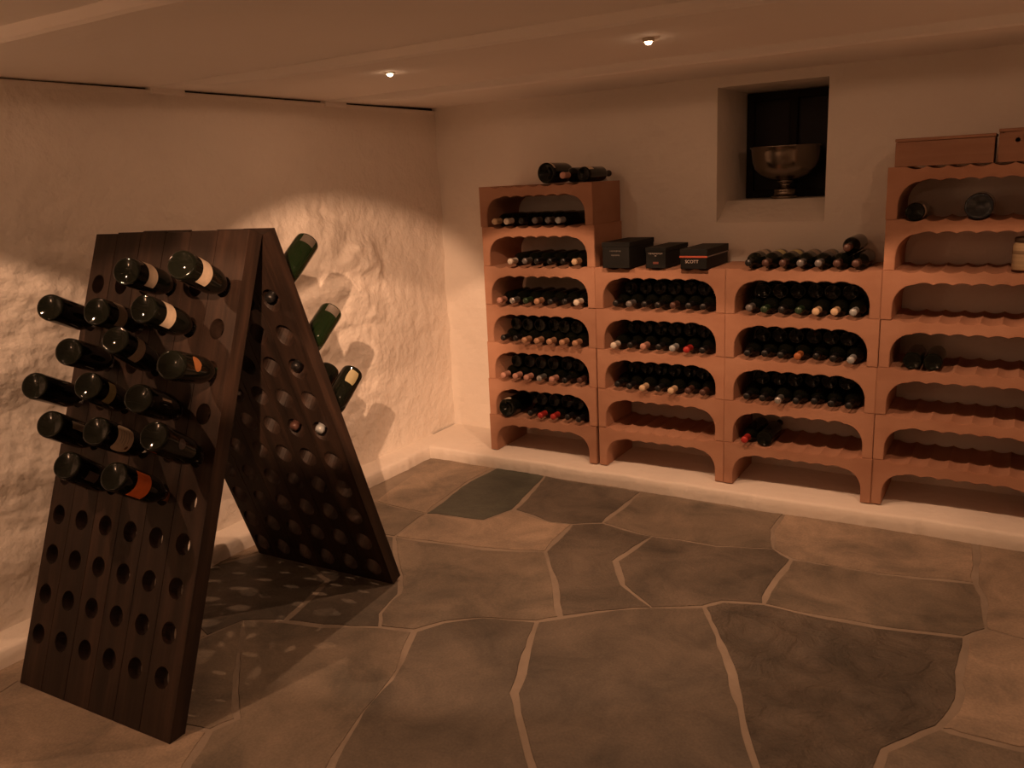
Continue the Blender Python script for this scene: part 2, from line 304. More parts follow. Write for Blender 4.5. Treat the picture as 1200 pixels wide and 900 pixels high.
for P, (col, rough) in polys:
    area = sum(P[i][0]*P[(i+1) % len(P)][1] - P[(i+1) % len(P)][0]*P[i][1] for i in range(len(P)))
    if area < 0: P = P[::-1]
    pts = []
    for i, a in enumerate(P):
        b = P[(i+1) % len(P)]; n = max(2, int(math.dist(a, b)/.05))
        for k in range(n):
            x = a[0]+(b[0]-a[0])*k/n; y = a[1]+(b[1]-a[1])*k/n
            x += .014*noise.noise(Vector((x*4, y*4, 2))) + .005*noise.noise(Vector((x*17, y*17, 2)))
            y += .014*noise.noise(Vector((x*4, y*4, 12))) + .005*noise.noise(Vector((x*17, y*17, 12)))
            pts.append(Vector((x, y)))
    def inset(pts, g):
        out = []
        for i, p in enumerate(pts):
            t = (pts[(i+1) % len(pts)] - pts[i-1]).normalized(); nrm = Vector((-t.y, t.x))
            gg = g*(1 + .9*noise.noise(Vector((p.x*3, p.y*3, 30))) + .5*noise.noise(Vector((p.x*23, p.y*23, 30))))
            out.append(p + nrm*gg)
        return out
    top = inset(pts, .0115); bot = inset(pts, .0085)
    tv = [bm.verts.new((p.x, p.y, FZ)) for p in top]; bv = [bm.verts.new((p.x, p.y, FZ-.008)) for p in bot]
    fs = [bm.faces.new(tv)]
    for i in range(len(tv)):
        j = (i+1) % len(tv); fs.append(bm.faces.new((tv[i], bv[i], bv[j], tv[j])))
    for f in fs:
        for l in f.loops: l[cl] = (*col, rough)
obj('floor', bm, [stone, mortar], kind='structure')

# ------------------------------------------------------------------ terracotta rack blocks
W, H, D = .66, .20573, .33
GX = [.105 + .075*g for g in range(7)]
def block_mesh():
    pts = [(0, 0), (0, H)]
    for g in GX:
        for k in range(9):
            u = -1 + 2*k/8
            if k == 0 and g != GX[0]: continue
            pts.append((g + .0375*u, H - .0105*(1-u*u)))
    pts += [(W, H), (W, 0), (W-.043, 0)]
    right = [(W-.043, .055)]
    for k in range(1, 9):
        a = PI/2*k/8; right.append((W-.043-.080*(1-math.cos(a)), .055 + .092*math.sin(a)))
    pts += right
    xr = right[-1][0]; xl = W - xr; n = 6
    for s in range(n):
        for k in range(1, 9):
            t = k/8; x = xr - (xr-xl)*(s+t)/n
            if s == n-1 and k == 8: continue
            pts.append((x, .147 + .0085*4*t*(1-t)))
    pts += [(W-x, z) for x, z in right[::-1]] + [(.043, 0)]
    bm = bmesh.new()
    F = [bm.verts.new((x, 0, z)) for x, z in pts]; B = [bm.verts.new((x, D, z)) for x, z in pts]
    bm.faces.new(F); bm.faces.new(B[::-1])
    for i in range(len(pts)):
        j = (i+1) % len(pts); bm.faces.new((F[i], B[i], B[j], F[j]))
    bmesh.ops.recalc_face_normals(bm, faces=bm.faces)
    be = [e for e in bm.edges if (abs(e.verts[0].co.y - e.verts[1].co.y) < 1e-6)]
    bmesh.ops.bevel(bm, geom=be, offset=.0022, segments=2, affect='EDGES', clamp_overlap=True)
    me = bpy.data.meshes.new('rack_block'); bm.to_mesh(me); bm.free(); me.materials.append(terra)
    return me
block = block_mesh()
ORD = ['first', 'second', 'third', 'fourth', 'fifth', 'sixth', 'seventh']
COLN = ['leftmost', 'second', 'third', 'rightmost']
NB = [7, 5, 5, 7]; CX = [0.0, W+.001, 2*W+.002, 3*W+.003]
CJ = {}
for c in range(4):
    for k in range(NB[c]):
        jx = random.uniform(-.002, .002); jy = random.uniform(-.004, .004)
        if c == 0: jx += (-.012, -.008, -.004, 0, .002, .004, -.002)[k]
        if c == 1: jx = abs(jx)*.3
        CJ[(c, k)] = (jx, jy)
        o = bpy.data.objects.new('wine_rack_block', block); C.objects.link(o)
        o.location = (CX[c]+jx, jy, k*H + .0005*(k+1) + .002)
        down = NB[c]-1-k
        pos = 'topmost' if down == 0 else ('bottom' if k == 0 else ORD[down] + ' from top')
        tag(o, 'arched terracotta rack block, %s of the %s column%s' % (pos, COLN[c], ', standing on the ledge' if k == 0 else ''), 'wine rack', 'terracotta rack blocks along the back wall')

# ------------------------------------------------------------------ bottles
def bottle_profile(kind='bordeaux'):
    if kind == 'bordeaux':
        return [(0, .007), (.015, .006), (.029, .001), (.033, 0), (.0362, .004), (.0366, .02), (.0366, .185), (.0356, .196), (.032, .207), (.024, .217), (.0175, .227), (.0148, .24), (.0138, .285), (.0155, .287), (.0155, .294), (.0138, .297), (.0125, .3), (0, .3)]
    if kind == 'champagne':
        return [(0, .008), (.018, .007), (.034, .001), (.038, 0), (.0415, .003), (.0425, .012), (.0425, .158), (.0415, .175), (.0375, .196), (.0305, .217), (.0225, .237), (.0175, .252), (.0152, .268), (.0142, .292), (.0165, .294), (.0165, .302), (.0145, .3045), (.0135, .31), (0, .31)]
    if kind == 'magnum':
        return [(0, .03), (.02, .024), (.036, .005), (.046, 0), (.0505, .006), (.051, .03), (.051, .18), (.049, .20), (.041, .225), (.028, .255), (.019, .28), (.0165, .30), (.0155, .318), (.018, .32), (.018, .328), (.0155, .33), (0, .33)]
me_cache = {}
def bottle_meshes(kind, glass):
    key = (kind, glass.name)
    if key not in me_cache:
        bm = lathe(bottle_profile(kind), 28); bmesh.ops.recalc_face_normals(bm, faces=bm.faces)
        me = bpy.data.meshes.new('bottle_glass'); bm.to_mesh(me); bm.free(); me.materials.append(glass)
        for p in me.polygons: p.use_smooth = True
        me_cache[key] = me
    return me_cache[key]
def capsule_mesh(kind, cap):
    key = ('cap', kind, cap)
    if key not in me_cache:
        if kind == 'bordeaux': pr = [(.0153, .236), (.0146, .285), (.0163, .2865), (.0163, .2945), (.0148, .298), (.013, .3008), (0, .3008)]
        elif kind == 'champagne': pr = [(.0181, .252), (.0157, .268), (.0148, .2915), (.0171, .2935), (.0171, .3025), (.0152, .3055), (.0140, .3108), (0, .3108)]
        else: pr = [(.030, .253), (.0200, .278), (.0172, .3), (.0163, .317), (.0188, .3195), (.0188, .3285), (.0163, .3308), (0, .3308)]
        bm = lathe(pr, 24); bmesh.ops.recalc_face_normals(bm, faces=bm.faces)
        me = bpy.data.meshes.new('capsule'); bm.to_mesh(me); bm.free(); me.materials.append(CAP[cap])
        for p in me.polygons: p.use_smooth = True
        me_cache[key] = me
    return me_cache[key]
def label_patch(r, z0, z1, a0, a1, m, parent, name='label', rounded=0):
    """a thin curved paper label wrapped on the glass; local +X is the middle"""
    bm = bmesh.new(); n = 16; nz = 10; A = []
    for j in range(nz+1):
        v_ = j/nz; k = 1
        if rounded: k = math.sqrt(max(.02, 1-(2*v_-1)**2)) if rounded == 1 else 1 - .25*abs(2*v_-1)**3
        A.append([bm.verts.new((r*math.cos(am), r*math.sin(am), z0+(z1-z0)*v_)) for am in [(a0+a1)/2 + (a1-a0)/2*k*(-1+2*i/n) for i in range(n+1)]])
    for j in range(nz):
        for i in range(n): bm.faces.new((A[j][i], A[j][i+1], A[j+1][i+1], A[j+1][i]))
    return obj(name, bm, m, parent, smooth=True)
def bottle(label, base, axis, cap='black', kind='bordeaux', glass=None, group=None, up=Vector((0, 0, 1)), roll=0, labels=(), name='wine_bottle', scale=1):
    glass = glass or blackglass
    t = thing(name, label, 'wine bottle', group=group)
    t.matrix_world = Matrix.Translation(Vector(base)) @ aim(axis, up) @ Matrix.Rotation(roll, 4, 'Z') @ Matrix.Scale(scale, 4)
    for n_, me in (('glass_body', bottle_meshes(kind, glass)), ('capsule', capsule_mesh(kind, cap))):
        c = bpy.data.objects.new(n_, me); C.objects.link(c); c.parent = t
        if n_ == 'capsule' and cap != 'black': c['label'] = cap + ' foil capsule'
    R_ = {'bordeaux': .0369, 'champagne': .0428, 'magnum': .0513}[kind]
    for L_ in labels:
        z0, z1, h, m = L_[:4]; c0 = L_[4] if len(L_) > 4 else 0; rd = L_[5] if len(L_) > 5 else 0
        lb = label_patch(R_, z0, z1, c0-h, c0+h, m, t, rounded=rd)
        if len(L_) > 6:     # lines of print and an emblem on the label
            for q in range(4):
                label_patch(R_+.0003, z0+(z1-z0)*(.2+.16*q), z0+(z1-z0)*(.2+.16*q)+.0022, c0-h*.55, c0+h*(.2+.1*(q % 3)), grey_print, lb, 'print_line')
            label_patch(R_+.0004, z1-.022, z1-.010, c0+h*.35, c0+h*.65, brown_print, lb, 'emblem', 1)
    return t

# bottles inside the arches --------------------------------------------------
# per opening (counted from the ledge up): groove number -> capsule colour of the lower layer
LOW = {
 (0, 6): {0: 'cream', 1: 'white', 2: 'black', 3: 'grey', 4: 'grey', 5: 'pale blue'},
 (0, 5): {1: 'white', 2: 'grey', 3: 'black', 4: 'black', 5: 'black', 6: 'cream'},
 (0, 4): {0: 'pink', 1: 'silver', 2: 'green', 3: 'tan', 4: 'black', 5: 'black', 6: 'white'},
 (0, 3): {0: 'black', 1: 'black', 2: 'tan', 3: 'tan', 4: 'tan', 5: 'tan', 6: 'tan'},
 (0, 2): {0: 'pink', 1: 'pink', 2: 'pink', 3: 'silver', 4: 'pink', 5: 'black', 6: 'brown'},
 (0, 1): {2: 'black', 3: 'red', 4: 'red', 5: 'black', 6: 'black'},
 (1, 4): {0: 'black', 1: 'grey', 2: 'black', 3: 'black', 4: 'brown', 5: 'black', 6: 'black'},
 (1, 3): {0: 'white', 1: 'black', 2: 'pink', 3: 'black', 4: 'pale blue', 5: 'red', 6: 'black'},
 (1, 2): {0: 'black', 1: 'black', 2: 'cream', 3: 'black', 4: 'cream', 5: 'brown', 6: 'brown'},
 (2, 4): {0: 'grey', 1: 'green', 2: 'black', 3: 'green', 4: 'cream', 5: 'cream', 6: 'pale blue'},
 (2, 3): {0: 'black', 1: 'black', 2: 'black', 3: 'orange', 4: 'black', 5: 'black', 6: 'pale blue'},
 (2, 2): {0: 'black', 1: 'black', 2: 'silver', 3: 'black', 4: 'black', 5: 'black', 6: 'black'},
 (2, 1): {0: 'red'},
}
UP = {(0, 3): range(6), (0, 2): range(6), (0, 1): range(2, 6), (1, 4): range(6), (1, 3): range(6), (1, 2): range(6), (2, 4): range(6), (2, 3): range(6), (2, 2): range(6)}
def shelf_z(c, k): return k*H + .0005*(k+1) + .002 - .0105 if k else .002
def arch_name(c, k):
    d = NB[c]-1-k
    return '%s arch down of the %s rack column' % (ORD[d] if d else 'top', COLN[c]) if d else 'top arch of the %s rack column' % COLN[c]
for (c, k), slots in LOW.items():
    used = sorted(slots)
    for q, g in enumerate(used):
        cap = slots[g]
        tip = random.uniform(-.035, -.012) if cap in ('white', 'cream', 'tan', 'red', 'pink', 'orange', 'silver', 'pale blue', 'green') else random.uniform(-.018, .01)
        if (c, k) == (0, 3) and cap == 'tan': tip = -.04
        pos = ORD[q] + ' from left'
        if len(used) == 1: pos = 'alone at the left'
        lab = '%s-capped wine bottle on its side, %s in %s' % (cap, pos, arch_name(c, k))
        lab = '%s-capped lying bottle, %s, %s' % (cap.replace(' ', '-'), pos, arch_name(c, k))
        bx_ = CX[c] + CJ[(c, k)][0] + GX[g]
        bottle(lab, (bx_, tip+.30, shelf_z(c, k) + .0382), (0, -1, 0), cap, roll=random.uniform(0, 6), group='wine bottles in the terracotta arches')
    for q, g in enumerate(UP.get((c, k), ())):
        lab = 'dark upper-layer bottle, %s from left, %s' % (ORD[q], arch_name(c, k))
        bx_ = CX[c] + CJ[(c, k)][0] + GX[g] + .0375
        bottle(lab, (bx_, random.uniform(.11, .14) - (.05 if c == 0 else 0), shelf_z(c, k) + .0382 + .0652), (0, 1, 0), 'black', roll=random.uniform(0, 6), group='wine bottles in the terracotta arches')
# a few special ones
bottle('large dark bottle base-out with pale crescent label, second lowest arch of leftmost column', (.108, -.012, shelf_z(0, 1) + .0572), (0.0, 1, 0), kind='magnum', labels=((.004, .05, .8, paper, -.5, 1),))
bottle('dark bottle lying base-out in rightmost column, left of the pair below the middle', (2.013+.10, .012, shelf_z(3, 3)+.0425), (0, 1, 0), group='pair of dark bottles in the rightmost column')
bottle('dark bottle lying base-out in rightmost column, right of the pair below the middle', (2.013+.178, .010, shelf_z(3, 3)+.0425), (0, 1, 0), group='pair of dark bottles in the rightmost column')
bottle('dark bottle with cream label at the left end of the top right arch', (CX[3]+.105, .01, shelf_z(3, 6)+.0382), (0, 1, 0), labels=((.006, .06, .8, paper, PI*.5),))
bottle('bluish glass bottle lying base-out in the top arch of the rightmost column', (CX[3]+.33, .005, shelf_z(3, 6)+.054), (0, 1, 0), kind='magnum', glass=blueglass)
bottle('dark bottle lying base-out right beside the lone red-capped bottle, third rack column', (CX[2]+GX[1]+.003, .02, shelf_z(2, 1)+.0388), (0, 1, 0))

# on top of the third column: seven side by side, one more above
zt = shelf_z(2, 5)
for g, cap in enumerate(('black', 'brown', 'brown', 'grey', 'grey', 'brown', 'brown')):
    bottle('%s-capped bottle lying on top of third rack column, %s from left' % (cap.replace(' ', '-'), ORD[g]), (CX[2]+GX[g], .285, zt+.0382), (0, -1, 0), cap, group='wine bottles on top of the third rack column',
           labels=((.05, .12, 1.0, paper_dull if g in (0, 3, 4) else paper_yellow),) if g < 5 else ())
bottle('brown-capped bottle stacked above the row on top of third rack column', (CX[2]+GX[5]+.0375, .29, zt+.0382+.0655), (0, -1, 0), 'brown')

# on top of the leftmost column
zt = shelf_z(0, 7)
bottle('large dark bottle with white stripe label lying on top of leftmost rack column', (.405, .0, zt+.0625), (.0, 1, 0), kind='magnum', labels=((.003, .022, 1.1, paper, 0, 2),))
bottle('pink-capped bottle on top of leftmost rack column, right of the large one', (GX[5]+.035, .28, zt+.0480), (-.03, -1, 0), 'pink', labels=((.06, .13, .9, paper),))
bottle('white-labelled dark bottle on top of leftmost rack column, next to its right edge', (GX[6]+.048, .02, zt+.0480), (.0, 1, 0), 'black', labels=((.004, .06, .45, paper, .45),))

# ------------------------------------------------------------------ black boxes on the second column
def box_thing(name, label, cat, x0, x1, y0, y1, z0, h, lid, m, rot=0, extra=None):
    t = thing(name, label, cat, ((x0+x1)/2, (y0+y1)/2, z0)); w_ = (x1-x0)/2; d_ = (y1-y0)/2
    t.rotation_euler.z = rot
    obj('box_body', boxed(-w_, w_, -d_, d_, 0, h*lid), m, t, bevel=.002)
    obj('lid', boxed(-w_-.0025, w_+.0025, -d_-.0025, d_+.0025, h*lid+.0005, h), m, t, bevel=.002)
    if extra: extra(t, w_, d_, h)
    return t
def textobj(s, size, m, parent, loc, name='lettering', rot=(PI/2, 0, 0), ext=.0004):
    cu = bpy.data.curves.new(name, 'FONT'); cu.body = s; cu.size = size; cu.extrude = ext; cu.align_x = 'CENTER'; cu.align_y = 'CENTER'
    tmp = bpy.data.objects.new('tmp', cu); C.objects.link(tmp)
    dg = bpy.context.evaluated_depsgraph_get(); dg.update()
    me = bpy.data.meshes.new_from_object(tmp.evaluated_get(dg)); bpy.data.objects.remove(tmp)
    me.materials.clear(); me.materials.append(m)
    o = bpy.data.objects.new(name, me); C.objects.link(o); o.parent = parent; o.location = loc; o.rotation_euler = rot
    return o
white_print = mat('print_white', (.62, .55, .5), .5)
red_print = mat('print_red', (.45, .09, .05), .5)
faint_print = mat('print_faint', (.12, .11, .10), .5)
zt = shelf_z(1, 5) + .0107
def ex1(t, w_, d_, h):
    for q, (lw, z) in enumerate(((.06, .082), (.045, .062))):
        bm = bmesh.new()
        for i in range(9): box(bm, -lw/2+i*lw/9, -lw/2+i*lw/9+lw/9*.6, -d_-.0035, -d_-.0026, z*h/.123-.0025*(1+(i*7 % 3)/3), z*h/.123+.0025)
        obj('printed_line', bm, faint_print, t)
def ex2(t, w_, d_, h):
    bm = bmesh.new()
    for i in range(9): box(bm, -.035+i*.008, -.035+i*.008+.0055, -d_-.0035, -d_-.0026, .067-.002*(i % 2), .072)
    box(bm, -.004, .004, -d_-.0035, -d_-.0026, .056, .061)
    obj('printed_line', bm, white_print if 0 else grey_print, t)
    bm = boxed(-.012, .014, -d_-.0035, -d_-.0005, .02, .030); obj('red_seal', bm, mat('seal', (.16, .05, .035), .5), t)
def ex3(t, w_, d_, h):
    bm = bmesh.new(); box(bm, -w_-.0032, w_+.0032, -d_-.0034, -d_-.0026, .052, .060)
    obj('front_stripe', bm, red_print, t)['label'] = 'red front stripe'
    bm = bmesh.new(); box(bm, w_+.0026, w_+.0034, -d_-.003, d_+.003, .053, .058)
    obj('side_stripe', bm, grey_print, t)['label'] = 'pale side stripe'
    textobj('SCOTT', .020, white_print, t, (-.008, -d_-.0008, .033), 'lettering')
box_thing('wine_gift_box', 'tallest black box, leftmost of three on the second rack column', 'box', .722, .862, -.035, .275, zt, .124, .8, black_card, 0, ex1)
box_thing('wine_gift_box', 'middle black box of three with faint white print and small seal', 'box', .942, 1.040, -.02, .28, zt, .097, .8, black_card, 0, ex2)
box_thing('wine_gift_box', 'low black box with red stripe and white lettering, rightmost of three', 'box', 1.118, 1.244, -.035, .28, zt, .091, .62, black_card, 0, ex3)

# ------------------------------------------------------------------ crates and jar on the rightmost column
def crate(label, x0, x1, y0, y1, z0, h, hole=None, slats=1):
    t = thing('wooden_wine_crate', label, 'crate', (x0, y0, z0), 'wooden crates on top of the rightmost rack column'); w_ = x1-x0; d_ = y1-y0; th = .012
    obj('side_panel', boxed(0, th, th, d_-th, 0, h-th-.0015), cratewood, t, bevel=.002); obj('side_panel', boxed(w_-th, w_, th, d_-th, 0, h-th-.0015), cratewood, t, bevel=.002)
    if not hole: obj('crate_front', boxed(0, w_, 0, th-.001, 0, h-th-.0015), cratewood, t, bevel=.002)
    else:
        bm = bmesh.new(); hx, hz, r = hole; n = 20
        cr = [[(hx+r*math.cos(2*PI*i/n), y, hz+r*math.sin(2*PI*i/n)) for i in range(n)] for y in (0, th-.001)]
        def rect(i, y):
            a = 2*PI*i/n; c_, s_ = math.cos(a), math.sin(a); X = (w_-hx if c_ > 0 else hx); Z = (h-th-.0015-hz if s_ > 0 else hz)
            k = min(X/abs(c_) if abs(c_) > 1e-6 else 9, Z/abs(s_) if abs(s_) > 1e-6 else 9); return (hx+c_*k, y, hz+s_*k)
        lay = [[bm.verts.new(p) for p in cr[0]], [bm.verts.new(p) for p in cr[1]], [bm.verts.new(rect(i, 0)) for i in range(n)], [bm.verts.new(rect(i, th-.001)) for i in range(n)]]
        for i in range(n):
            j = (i+1) % n
            bm.faces.new((lay[0][i], lay[0][j], lay[1][j], lay[1][i])); bm.faces.new((lay[0][i], lay[2][i], lay[2][j], lay[0][j])); bm.faces.new((lay[1][i], lay[1][j], lay[3][j], lay[3][i])); bm.faces.new((lay[2][i], lay[3][i], lay[3][j], lay[2][j]))
        obj('crate_front', bm, cratewood, t)
    obj('back_panel', boxed(0, w_, d_-th+.001, d_, 0, h-th-.0015), cratewood, t, bevel=.002)
    obj('floor_panel', boxed(th+.001, w_-th-.001, th, d_-th, .001, .009), cratewood, t)
    obj('lid', boxed(-.002, w_+.002, -.002, d_+.002, h-th, h), cratewood, t, bevel=.002)
    return t
zt = shelf_z(3, 7)+.011
crate('plain reddish wooden crate on top of the rightmost rack column, at its left', 2.004, 2.35, .0, .20, zt, .108)
crate('taller reddish crate with round finger hole at the right edge of the photo', 2.362, 2.66, .005, .27, zt, .122, (.062, .078, .0085))
t = thing('storage_jar', 'tan banded jar standing in the rightmost column at the photo edge', 'jar', (CX[3]+.505, .07, shelf_z(3, 5)+.011))
obj('jar_body', lathe([(0, 0), (.047, 0), (.05, .004), (.05, .095), (.046, .102), (.042, .106), (0, .106)], 32), varied(mat('jar_glaze', (.48, .36, .22), .4), (2, 2, 70), .4, bump=.05), t, smooth=True)
obj('band', lathe([(.0505, .062), (.0512, .064), (.0512, .074), (.0505, .076)], 32), mat('band', (.2, .14, .08), .4), t, smooth=True)
obj('lid', lathe([(0, .1075), (.044, .1075), (.046, .11), (.046, .122), (.042, .126), (0, .127)], 32), mat('jar_lid', (.05, .03, .02), .4), t, smooth=True)

# ------------------------------------------------------------------ silver punch bowl in the niche
t = thing('pedestal_bowl', 'tarnished silver pedestal bowl standing in the wall niche', 'bowl', (1.425, .62, NZ0+SL+.001))
obj('bowl', lathe([(0, .088), (.035, .089), (.080, .097), (.120, .116), (.147, .145), (.160, .182), (.164, .220), (.166, .242), (.173, .247), (.173, .253), (.167, .253), (.160, .244), (.158, .220), (.154, .184), (.141, .150), (.115, .123), (.077, .104), (.03, .096), (0, .095)], 56), silver, t, smooth=True)
obj('foot', lathe([(0, 0), (.064, 0), (.068, .003), (.068, .010), (.062, .014), (.055, .020), (.052, .034), (.056, .040), (.052, .046), (.036, .054), (.026, .062), (.024, .070), (.034, .078), (.042, .086), (.03, .0895), (0, .0895)], 48), silver, t, smooth=True)

# ------------------------------------------------------------------ riddling rack
O_ = Vector((-0.2544, -2.5425, -0.075)); w_ = Vector((0.99912, 0.04184, 0.0)); up_ = Vector((-0.01486, 0.35483, 0.93481)); no_ = Vector((-0.03912, 0.93399, -0.35514))
A_ = Vector((-0.2795, -1.943, 1.341)); dn_ = Vector((-0.01337, 0.31924, -0.94758)); no2_ = Vector((-0.03965, 0.94675, 0.31952))
RW, RL, RM, RS, RB, RBS, RT = .737, 1.5344, .0546, .1213, .1705, .1314, .0517
rack = thing('riddling_rack', 'dark wooden A-frame riddling rack with round bottle holes, holding bottles neck-down', 'riddling rack', tuple(O_ + w_*RW/2 + Vector((0, .53, 0))))
def panel(name, origin, xa, ya, za, length, b0, flare_out):
    """local x across, y through the thickness (0 = first face), z up the panel"""
    bm = bmesh.new(); tl = bm.loops.layers.float_color.new('tone')
    edges = [0] + [RM + RS*(i+.5) for i in range(5)] + [RW]
    n = 24
    for b in range(6):
        x0, x1 = edges[b]+.0012, edges[b+1]-.0012; cx = RM + RS*b
        tone = (1.0, .8, 1.15, .9, .82, 1.1)[b]; l1 = length - (0.004, 0, 0, .004, .001, 0)[b]
        zs_ = [0] + [b0 + RBS*(j-.5) for j in range(11)] + [l1]
        first = len(bm.faces)
        vs = {}
        def vv(x, y, z):
            k = (round(x, 5), round(y, 5), round(z, 5))
            if k not in vs: vs[k] = bm.verts.new((x, y, z))
            return vs[k]
        for s in range(len(zs_)-1):
            z0, z1 = zs_[s], zs_[s+1]
            if s == 0 or s == len(zs_)-2:
                for y in (0, RT): bm.faces.new((vv(x0, y, z0), vv(x1, y, z0), vv(x1, y, z1), vv(x0, y, z1)))
            else:
                cz = (z0+z1)/2; rings = []
                lv = [0, .004, RT*.5, RT-.004, RT]; rad = [.0328, .0326, .0345, .0365, .0370]; c0_, c1_ = ((-.018, .018) if flare_out else (.001, -.010)); rad = [.0415, .0405, .0395, .0385, .039] if flare_out else rad
                for y, r in zip(lv, rad): rings.append([vv(cx+r*.95*math.cos(2*PI*i/n), y, cz+c0_+(c1_-c0_)*y/RT+r*math.sin(2*PI*i/n)) for i in range(n)])
                for A, B in zip(rings, rings[1:]):
                    for i in range(n): bm.faces.new((A[i], A[(i+1) % n], B[(i+1) % n], B[i]))
                for y, R_ in ((0, rings[0]), (RT, rings[-1])):
                    corner = [n/8, 3*n/8, 5*n/8, 7*n/8]; P = [vv(x1, y, z1), vv(x0, y, z1), vv(x0, y, z0), vv(x1, y, z0)]
                    # quarter fans joined at the corners
                    for q in range(4):
                        a = int(corner[q]); bq = int(corner[(q+1) % 4]) if q < 3 else n+int(corner[0])
                        for i in range(a, bq):
                            mid_ = i < (a+bq)/2
                            bm.faces.new((R_[i % n], R_[(i+1) % n], P[q] if mid_ else P[(q+1) % 4]))
                        m_ = (a+bq)//2
                        bm.faces.new((R_[m_ % n], P[(q+1) % 4], P[q]))
            for x in (x0, x1): bm.faces.new((vv(x, 0, z0), vv(x, RT, z0), vv(x, RT, z1), vv(x, 0, z1)))
        for z in (0, l1): bm.faces.new((vv(x0, 0, z), vv(x1, 0, z), vv(x1, RT, z), vv(x0, RT, z)))
        bm.faces.ensure_lookup_table()
        for f in bm.faces[first:]:
            for l in f.loops: l[tl] = (tone, tone*.97, tone*.95, 1)
    bmesh.ops.recalc_face_normals(bm, faces=bm.faces)
    o = obj(name, bm, wood, rack)
    M = Matrix((xa, ya, za)).transposed().to_4x4(); M.translation = origin
    o.matrix_parent_inverse = rack.matrix_basis.inverted(); o.matrix_basis = M
    return o
bpy.context.view_layer.update()
foot2 = A_ + dn_*1.4943
panel('front_panel', O_ + Vector((0, 0, .001)), w_, no_, up_, RL, RB, False)
panel('rear_panel', foot2 + Vector((0, 0, .001)), w_, no2_, -dn_, 1.4943, .097, True)
# iron hinges across the top
for u in (.12, .62):
    p = O_ + up_*(RL-.03) + no_*(RT+.001) + w_*u
    q = A_ + dn_*.03 + w_*u
    bm = bmesh.new(); 
    for s, base, dirn in ((0, O_ + no_*(RT+.0015) + w_*u, up_), ):
        a = base + up_*(RL-.075); b = base + up_*(RL-.004)
        vs = [a - w_*.02, a + w_*.02, b + w_*.02, b - w_*.02]
        lo = [bm.verts.new(v_ - rack.location) for v_ in vs]; hi = [bm.verts.new(v_ + no_*.002 - rack.location) for v_ in vs]
        bm.faces.new(lo); bm.faces.new(hi[::-1])
        for i in range(4): bm.faces.new((lo[i], lo[(i+1) % 4], hi[(i+1) % 4], hi[i]))
    obj('hinge', bm, mat('iron', (.03, .028, .026), .5, .8), rack)

FRONT = [[[0.2574, -2.2659, 1.2646], [-0.4246, 0.8575, -0.2905]], [[0.4895, -2.2528, 1.2847], [-0.3864, 0.8468, -0.3655]], [[-0.0879, -2.3138, 1.1548], [-0.4854, 0.8058, -0.3394]], [[0.1481, -2.3095, 1.1496], [-0.4614, 0.8275, -0.3198]], [[0.3674, -2.3048, 1.1643], [-0.3755, 0.8478, -0.3745]], [[0.0403, -2.3531, 1.03], [-0.5041, 0.7972, -0.3321]], [[0.2567, -2.334, 1.0752], [-0.4075, 0.7642, -0.4999]], [[0.5096, -2.3456, 1.0198], [-0.4464, 0.8451, -0.2942]], [[-0.0896, -2.4034, 0.9245], [-0.4644, 0.792, -0.3963]], [[0.1589, -2.3807, 0.9403], [-0.4871, 0.7453, -0.4552]], [[0.3961, -2.3827, 0.924], [-0.4678, 0.7908, -0.3946]], [[0.0229, -2.4388, 0.8234], [-0.4249, 0.7692, -0.4772]], [[0.2494, -2.4345, 0.8268], [-0.3659, 0.7911, -0.4902]], [[0.4925, -2.4183, 0.8357], [-0.3684, 0.7686, -0.5231]], [[0.1362, -2.4724, 0.72], [-0.3884, 0.7395, -0.5498]], [[0.3612, -2.4716, 0.7183], [-0.3236, 0.7746, -0.5434]]]
BACK = [[[0.3302, -1.6058, 1.2922], [0.1873, -0.8281, -0.5284]], [[0.3247, -1.5166, 1.0337], [0.1954, -0.8494, -0.4902]], [[0.2099, -1.4388, 0.7899], [0.1553, -0.8452, -0.5114]], [[0.3215, -1.4319, 0.7833], [0.194, -0.8529, -0.4848]]]
T = Vector((0, 0, 1))
